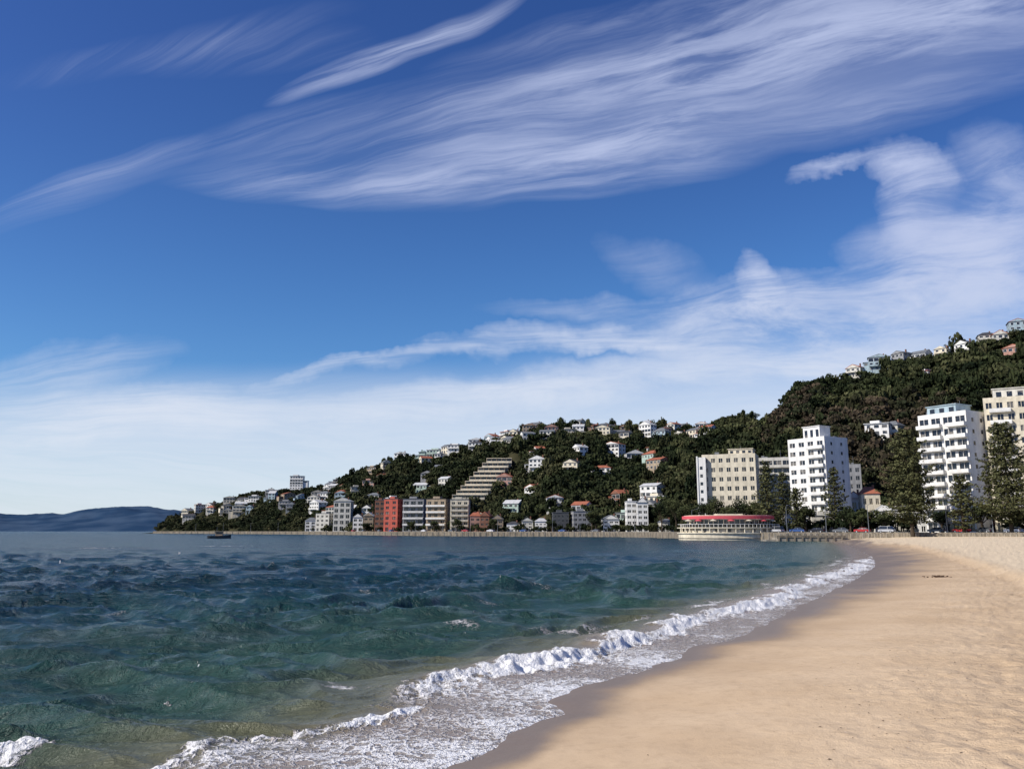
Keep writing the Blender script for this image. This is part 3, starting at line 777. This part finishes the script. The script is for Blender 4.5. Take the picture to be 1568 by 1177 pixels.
# ---------------------------------------------------------------- pavilion (band rotunda)
px,py=at(1117,800,264)[0],264
e=empty('bay_pavilion',(px,py,0),-.05)
def drum(mb,rx,ry,z0,z1,k,n=36,y1=6,cap=True):
    pts=[(-rx,y1)]+[(-rx*math.cos(math.pi*i/n),-ry*math.sin(math.pi*i/n)) for i in range(n+1)]+[(rx,y1)]
    for a,b_ in zip(pts[:-1],pts[1:]): mb.poly([(*a,z0),(*b_,z0),(*b_,z1),(*a,z1)],k)
    if cap: mb.poly([(*p,z1) for p in pts],k);mb.poly([(*p,z0) for p in pts[::-1]],k)
    return pts
w=MB()
drum(w,15.2,9,-2.5,2.0,'cream');drum(w,15.6,9.4,2.0,2.3,'cream')
drum(w,15.4,9.2,.5,.72,'conc');drum(w,15.4,9.2,-.4,-.2,'conc')
drum(w,14.6,8.6,2.301,3.6,'cream');drum(w,15.6,9.4,3.601,3.9,'cream')
for i in range(37):
    a=math.pi*i/36;cx,cy=-15.3*math.cos(a),-9.1*math.sin(a)
    w.cyl((cx,cy,3.9),(cx,cy,4.8),.07,.07,'white',5)
    if i%2==0: w.cyl((cx,cy,2.31),(cx,cy,3.6),.22,.22,'cream',6,False)
drum(w,15.35,9.15,4.8,4.9,'white');w.obj('walls',e)
g=MB();drum(g,12.4,7.2,3.91,6.2,'glass')
for i in range(12):
    a=math.pi*(i+.5)/12;cx,cy=-14.65*math.cos(a),-8.65*math.sin(a);g.box(cx-.5,cx+.5,cy-.1,cy+.1,2.6,3.4,'glass')
g.obj('windows',e)
w=MB()
for i in range(25):
    a=math.pi*i/24;cx,cy=-12.5*math.cos(a),-7.3*math.sin(a);w.cyl((cx,cy,3.91),(cx,cy,6.2),.12,.12,'cream',5,False)
w.obj('columns',e)
w=MB();drum(w,13.6,8.2,6.2,6.45,'cream');drum(w,13.9,8.5,6.451,7.4,'awn');drum(w,13.3,8.0,7.401,7.6,'cream')
w.box(-4,4,-1,4,7.6,8.1,'cream');w.obj('roof',e)
for i in range(7):
    a=math.pi*(i+.7)/8;cx,cy=-14*math.cos(a),-8.2*math.sin(a)
    ub=MB();ub.cyl((0,0,0),(0,0,2.3),.04,.04,'pole',5);ub.cyl((0,0,1.95),(0,0,2.5),1.2,.05,'awn' if i%2 else 'cream',8)
    ub.obj('terrace_umbrella',None,(px+cx,py+cy,3.9))
mb=MB();mb.box(-9,9,-4,4,-2,1.0,'conc');mb.box(-9.2,9.2,-4.2,-3.6,1.0,1.6,'stone');mb.box(-12,-9.01,-3,4,-2,.4,'conc')
for i in range(6): mb.box(9.01+i*.8,9.8+i*.8,-3.5,4,-2,.9-i*.25,'conc')
for i in range(9): mb.box(-8.8+i*2.1,-8.4+i*2.1,-4.3,-4.01,-2,1.0,'stone')
mb.obj('concrete_jetty',None,(at(1240,820,232)[0],234,0),-.1)

# ---------------------------------------------------------------- cars, lamps, boat
def carmesh(k,seed):
    r=random.Random(seed);van=r.random()<.2
    mb=MB();hb_=.95
    body=[(-2.2,.35),(-2.2,.75),(-2.05,.9),(-1.0,hb_+.02),(1.6,hb_),(2.1,.9),(2.2,.6),(2.2,.35)]
    mb.prism(body,-.87,.87,k)
    top=1.85 if van else 1.45
    c0=[(-1.9 if van else -1.25,.96),(1.95,.96),(1.75 if van else 1.25,top-.06),(-1.3 if van else -.55,top-.06)]
    b=[(c0[0][0],-.8,.96),(c0[1][0],-.8,.96),(c0[1][0],.8,.96),(c0[0][0],.8,.96)];t=[(c0[3][0],-.66,top-.06),(c0[2][0],-.66,top-.06),(c0[2][0],.66,top-.06),(c0[3][0],.66,top-.06)]
    for i in range(4):
        j=(i+1)%4;mb.poly([b[i],b[j],t[j],t[i]],'glass')
    mb.box(c0[3][0]-.03,c0[2][0]+.03,-.69,.69,top-.06,top,k)
    for xx_ in(c0[3][0]+.75,):
        for sy in(-1,1): mb.poly([(xx_,sy*.81,.96),(xx_+.1,sy*.81,.96),(xx_+.1,sy*.67,top-.06),(xx_,sy*.67,top-.06)],k)
    for xx_ in(-1.35,1.35):
        for sy in(-1,1):
            mb.cyl((xx_,sy*.7,.33),(xx_,sy*.9,.33),.33,.33,'rubber',12);mb.cyl((xx_,sy*.9,.33),(xx_,sy*.915,.33),.19,.19,'c_silver',8)
    for sy in(-.6,.6):
        mb.box(-2.23,-2.17,sy-.2,sy+.2,.6,.76,'c_white');mb.box(2.17,2.22,sy-.18,sy+.18,.62,.82,'c_red')
    return mb
cm=[carmesh(k,i) for i,k in enumerate(['c_white','c_silver','c_black','c_red','c_blue','c_grey','c_white'])]
def tang(q):
    e_=.002;a=np.array([(q+e_)*float(D0(q+e_)),float(D0(q+e_))])-np.array([(q-e_)*float(D0(q-e_)),float(D0(q-e_))]);return math.atan2(a[1],a[0])
q=bear(1190)
while q<bear(1640):
    y=float(D0(q));
    if random.random()<.8: random.choice(cm).obj('parked_car',None,(q*(y+5.8),y+5.8,ZP),tang(q)+(0 if random.random()<.7 else math.pi))
    q+=random.uniform(5.3,7.5)/y
q=bear(520)
while q<bear(1030):
    y=float(D0(q))
    if random.random()<.5: random.choice(cm).obj('parked_car',None,(q*(y+5.8),y+5.8,ZP),tang(q))
    q+=random.uniform(6,11)/y
for u in list(range(300,1000,42))+[1060,1205,1265,1330,1395,1450,1520,1580]:
    q=bear(u);y=float(D0(q))+3.6;mb=MB()
    mb.cyl((0,0,0),(0,0,7.5),.11,.07,'pole',6);mb.cyl((0,0,7.5),(0,1.6,8.0),.05,.04,'pole',5);mb.box(-.15,.15,1.5,2.2,7.95,8.1,'pole');mb.cyl((0,0,0),(0,0,.6),.18,.14,'pole',6)
    mb.obj('street_lamp',None,(q*y,y,ZP+.12),tang(q))
bx,by=gp(335,824,0)
mb=MB()
st=[(-4.0,1.25,.95),(-2.5,1.5,.85),(0,1.6,.85),(2.2,1.25,1.0),(3.6,.6,1.2),(4.4,.03,1.35)]
for (xa,wa,za),(xb,wb,zb_) in zip(st[:-1],st[1:]):
    for sy in(-1,1): mb.poly([(xa,sy*wa*.75,-.4),(xb,sy*wb*.6,-.4),(xb,sy*wb,zb_),(xa,sy*wa,za)],'dgrey')
    mb.poly([(xa,-wa,za-.05),(xb,-wb,zb_-.05),(xb,wb,zb_-.05),(xa,wa,za-.05)],'tan')
mb.poly([(-4,-.94,-.4),(-4,.94,-.4),(-4,1.25,.95),(-4,-1.25,.95)],'dgrey')
mb.box(-1.2,1.4,-1,1,.82,2.3,'tan');mb.box(-1.4,1.6,-1.15,1.15,2.3,2.45,'r_dark');mb.box(-1,1.2,-1.03,1.03,1.5,2.05,'glass')
mb.cyl((-.8,0,2.45),(-.8,0,4.2),.05,.03,'pole',5)
mb.obj('moored_boat',None,(bx,by,0.15),.2)

# ---------------------------------------------------------------- debris on sand
def sandz(x,y):
    X=np.array([x]);Y=np.array([y]);return float(beachz(X,Y,shore_s(X,Y))[0])
M['weed']=wallmat('dried_seaweed',(.13,.08,.05))
M['shell']=wallmat('shell',(.6,.5,.4))
r=np.random.default_rng(77);mb=MB()
for i in range(260):
    if r.uniform()<.8: u,v=r.uniform(1230,1568),r.uniform(940,1177)
    else: u,v=r.uniform(950,1568),r.uniform(880,1177)
    x,y=gp(u,v,.9)
    if shore_s(np.array([x]),np.array([y]))[0]<2: continue
    z=sandz(x,y);s=r.uniform(.006,.015)*(1+y/60);a=r.uniform(0,6.28);L=s*r.uniform(1,2.2);k='weed' if r.uniform()<.6 else 'shell'
    dx,dy=math.cos(a)*L,math.sin(a)*L
    mb.poly([(x-dx,y-dy,z+.002),(x+dy*.4,y-dx*.4,z+s*.6),(x+dx,y+dy,z+.004),(x-dy*.4,y+dx*.4,z+s*.5)],k)
mb.obj('beach_debris')
x,y=gp(1437,858,1.2);z=sandz(x,y)
r=np.random.default_rng(3);mb=MB()
for i in range(40):
    a=r.uniform(0,6.28);p=np.array([r.normal()*.26,r.normal()*.2,abs(r.normal())*.03]);L=r.uniform(.1,.26)
    q=p+np.array([math.cos(a)*L,math.sin(a)*L*.6,r.uniform(-.03,.04)]);mb.cyl(p,q,.035,.02,'weed',5)
mb.obj('seaweed_clump',None,(x,y,z))

# ---------------------------------------------------------------- light & sky
AZ,EL=math.radians(-112),math.radians(38)
sd_=(math.sin(AZ)*math.cos(EL),math.cos(AZ)*math.cos(EL),math.sin(EL))
L=bpy.data.lights.new('sun','SUN');L.energy=5.0;L.angle=math.radians(.5);L.color=(1,.94,.84)
lo=bpy.data.objects.new('sun',L);scene.collection.objects.link(lo)
from mathutils import Vector
lo.rotation_euler=Vector(sd_).to_track_quat('Z','Y').to_euler();lo.location=(-50,-50,80)
Wd=bpy.data.worlds.new("World");scene.world=Wd;Wd.use_nodes=True
try:
    Wd.cycles.sampling_method='MANUAL';Wd.cycles.sample_map_resolution=512
except Exception: pass
nt_=Wd.node_tree;T=NT(nt_);bg=nt_.nodes['Background'];bg.inputs['Strength'].default_value=.1
sk=T.n('ShaderNodeTexSky',sky_type='NISHITA',sun_disc=False,sun_elevation=EL,sun_rotation=AZ,altitude=50,air_density=1.0,dust_density=.35,ozone_density=2.5)
g=T.n('ShaderNodeTexCoord').outputs['Generated']
sx=T.n('ShaderNodeSeparateXYZ');T.set(sx.inputs[0],g)
X,Y,Zc=sx.outputs
den=T.m('MAXIMUM',Y,.12)
A=T.m('DIVIDE',X,den);B=T.m('DIVIDE',Zc,den)
cb=T.n('ShaderNodeCombineXYZ');T.set(cb.inputs[0],A);T.set(cb.inputs[1],B);P0=cb.outputs[0]
w1=T.vm('SUBTRACT',T.noise(P0,4.5,2,.5,color=True),(.5,.5,.5));w2=T.vm('SUBTRACT',T.noise(P0,15,4,.62,color=True),(.5,.5,.5))
PW=T.vm('ADD',P0,T.vm('MULTIPLY',w1,(.08,.045,0)))
PM=T.vm('ADD',PW,T.vm('MULTIPLY',w2,(.060,.042,0)))
def stroke(P,u0,v0,u1,v1,w0,w1_,I):
    a0,b0=ray(u0,v0);a1,b1=ray(u1,v1);dx,dy=a1-a0,b1-b0;L_=math.hypot(dx,dy)
    w=(w0+w1_)/2/F
    mp=T.mapv(P,(L_*.66+w,w*2.0,1),(0,0,math.atan2(dy,dx)),((a0+a1)/2,(b0+b1)/2,0),'TEXTURE')
    gr=T.n('ShaderNodeTexGradient',gradient_type='SPHERICAL');T.set(gr.inputs[0],mp)
    return gr.outputs['Fac'],I*1.15
def total(P,lst):
    o=0.0
    for s in lst:
        k,I=stroke(P,*s);o=T.m('MULTIPLY_ADD',k,I,o)
    return o
high=total(PW,[(330,275,760,290,18,28,.45),(360,235,1100,110,26,60,.5),(640,265,1130,215,34,40,1.15),(760,190,1568,60,50,66,.9),(1000,200,1568,100,34,46,.8),(800,90,1500,-20,40,50,.5),(1200,20,1650,0,40,70,.7),
 (470,135,780,0,9,20,.75),(10,335,260,235,16,26,.40),(60,110,480,20,16,24,.14),(240,80,520,60,24,34,.12)])
mid=total(PM,[(1345,235,1425,265,18,30,.95),(1425,262,1385,345,32,26,1.0),(1225,265,1320,230,6,12,.7),(1370,385,1640,400,38,56,.95),(1138,410,1168,475,14,28,1.1),(1050,485,1240,455,26,36,.9),(1150,460,1600,440,20,40,.8),
 (430,582,720,528,6,11,.7),(700,527,1040,515,10,18,.75),(980,512,1600,488,18,36,.85),(860,525,1150,535,8,12,.5),(1490,250,1568,300,40,60,.45),(1560,300,1400,420,40,32,.45),(1150,562,1300,560,14,12,.4),(940,380,1060,440,20,26,.20),
 (-20,580,230,540,24,18,.3),(780,478,1060,470,10,16,.3),(520,628,1040,565,16,22,.75),(1000,565,1420,545,14,26,.8),(0,640,440,618,26,22,.75),(680,602,900,585,8,10,.35)])
def fan(PP,u,v,r_s,a_s,seed):
    a0,b0=ray(u,v)
    q=T.vm('SUBTRACT',PP,(a0,b0,0));s=T.n('ShaderNodeSeparateXYZ');T.set(s.inputs[0],q)
    ang=T.m('ARCTAN2',s.outputs[1],s.outputs[0]);r_=T.vm('LENGTH',q)
    c=T.n('ShaderNodeCombineXYZ');T.set(c.inputs[0],T.m('MULTIPLY',r_,r_s));T.set(c.inputs[1],T.m('MULTIPLY',ang,a_s));c.inputs[2].default_value=seed
    return c.outputs[0]
F1=fan(PW,-350,440,3.0,34,1.0);F2=fan(PW,-350,440,1.3,9,5.0)
s1=T.noise(F1,1.0,6,.66,.35);s2=T.noise(F2,1.0,3,.55,.3)
F3=fan(PW,-500,640,4,30,9.0)
s3=T.noise(F3,1.0,6,.68,.5)
stA=T.m('MULTIPLY',T.mr(s1,.32,.72),T.mr(s2,.32,.66,.22,1.2))
stB=T.mr(s3,.30,.70,.20,1.25)
al=T.m('MULTIPLY',high,T.m('MULTIPLY_ADD',stA,.98,.14))
al=T.m('ADD',al,T.m('MULTIPLY',mid,stB))
sp=T.n('ShaderNodeSeparateXYZ');T.set(sp.inputs[0],PW)
edge_b=T.m('MULTIPLY_ADD',T.m('MAXIMUM',sp.outputs[0],-.1),.085,.174)
rel=T.m('SUBTRACT',sp.outputs[1],edge_b)
veil=T.m('MULTIPLY',T.mr(rel,.045,-.050),T.mr(s3,.25,.7,.66,1.0))
al=T.m('ADD',T.m('MULTIPLY',al,.95),T.m('MULTIPLY',veil,.95))
al=T.m('MULTIPLY',T.m('SUBTRACT',1.0,T.m('POWER',2.718,T.m('MULTIPLY',al,-1.55))),1.08,clamp=True)
hs=T.n('ShaderNodeHueSaturation');hs.inputs['Saturation'].default_value=1.2;T.set(hs.inputs['Color'],sk.outputs[0])
tint=T.mix(T.mr(B,.12,.7),(.72,.98,1.26,1),(.64,.72,1.10,1))
base=T.mix(1.0,hs.outputs[0],tint,'MULTIPLY')
ccol=T.mix(T.mr(B,.0,.45),(7.4,8.1,9.0,1),(5.2,5.9,8.3,1))
fin=T.mix(al,base,ccol)
T.set(bg.inputs['Color'],fin)

cam=bpy.data.cameras.new('camera');co=bpy.data.objects.new('camera',cam);scene.collection.objects.link(co)
cam.sensor_width=36;cam.lens=29;cam.clip_start=.1;cam.clip_end=80000
co.location=(0,0,H);co.rotation_euler=(math.pi/2+PITCH,0,0);scene.camera=co
scene.view_settings.view_transform='Standard';scene.view_settings.look='None';scene.view_settings.exposure=0
print('trees',ntree,'objs',len(bpy.data.objects))
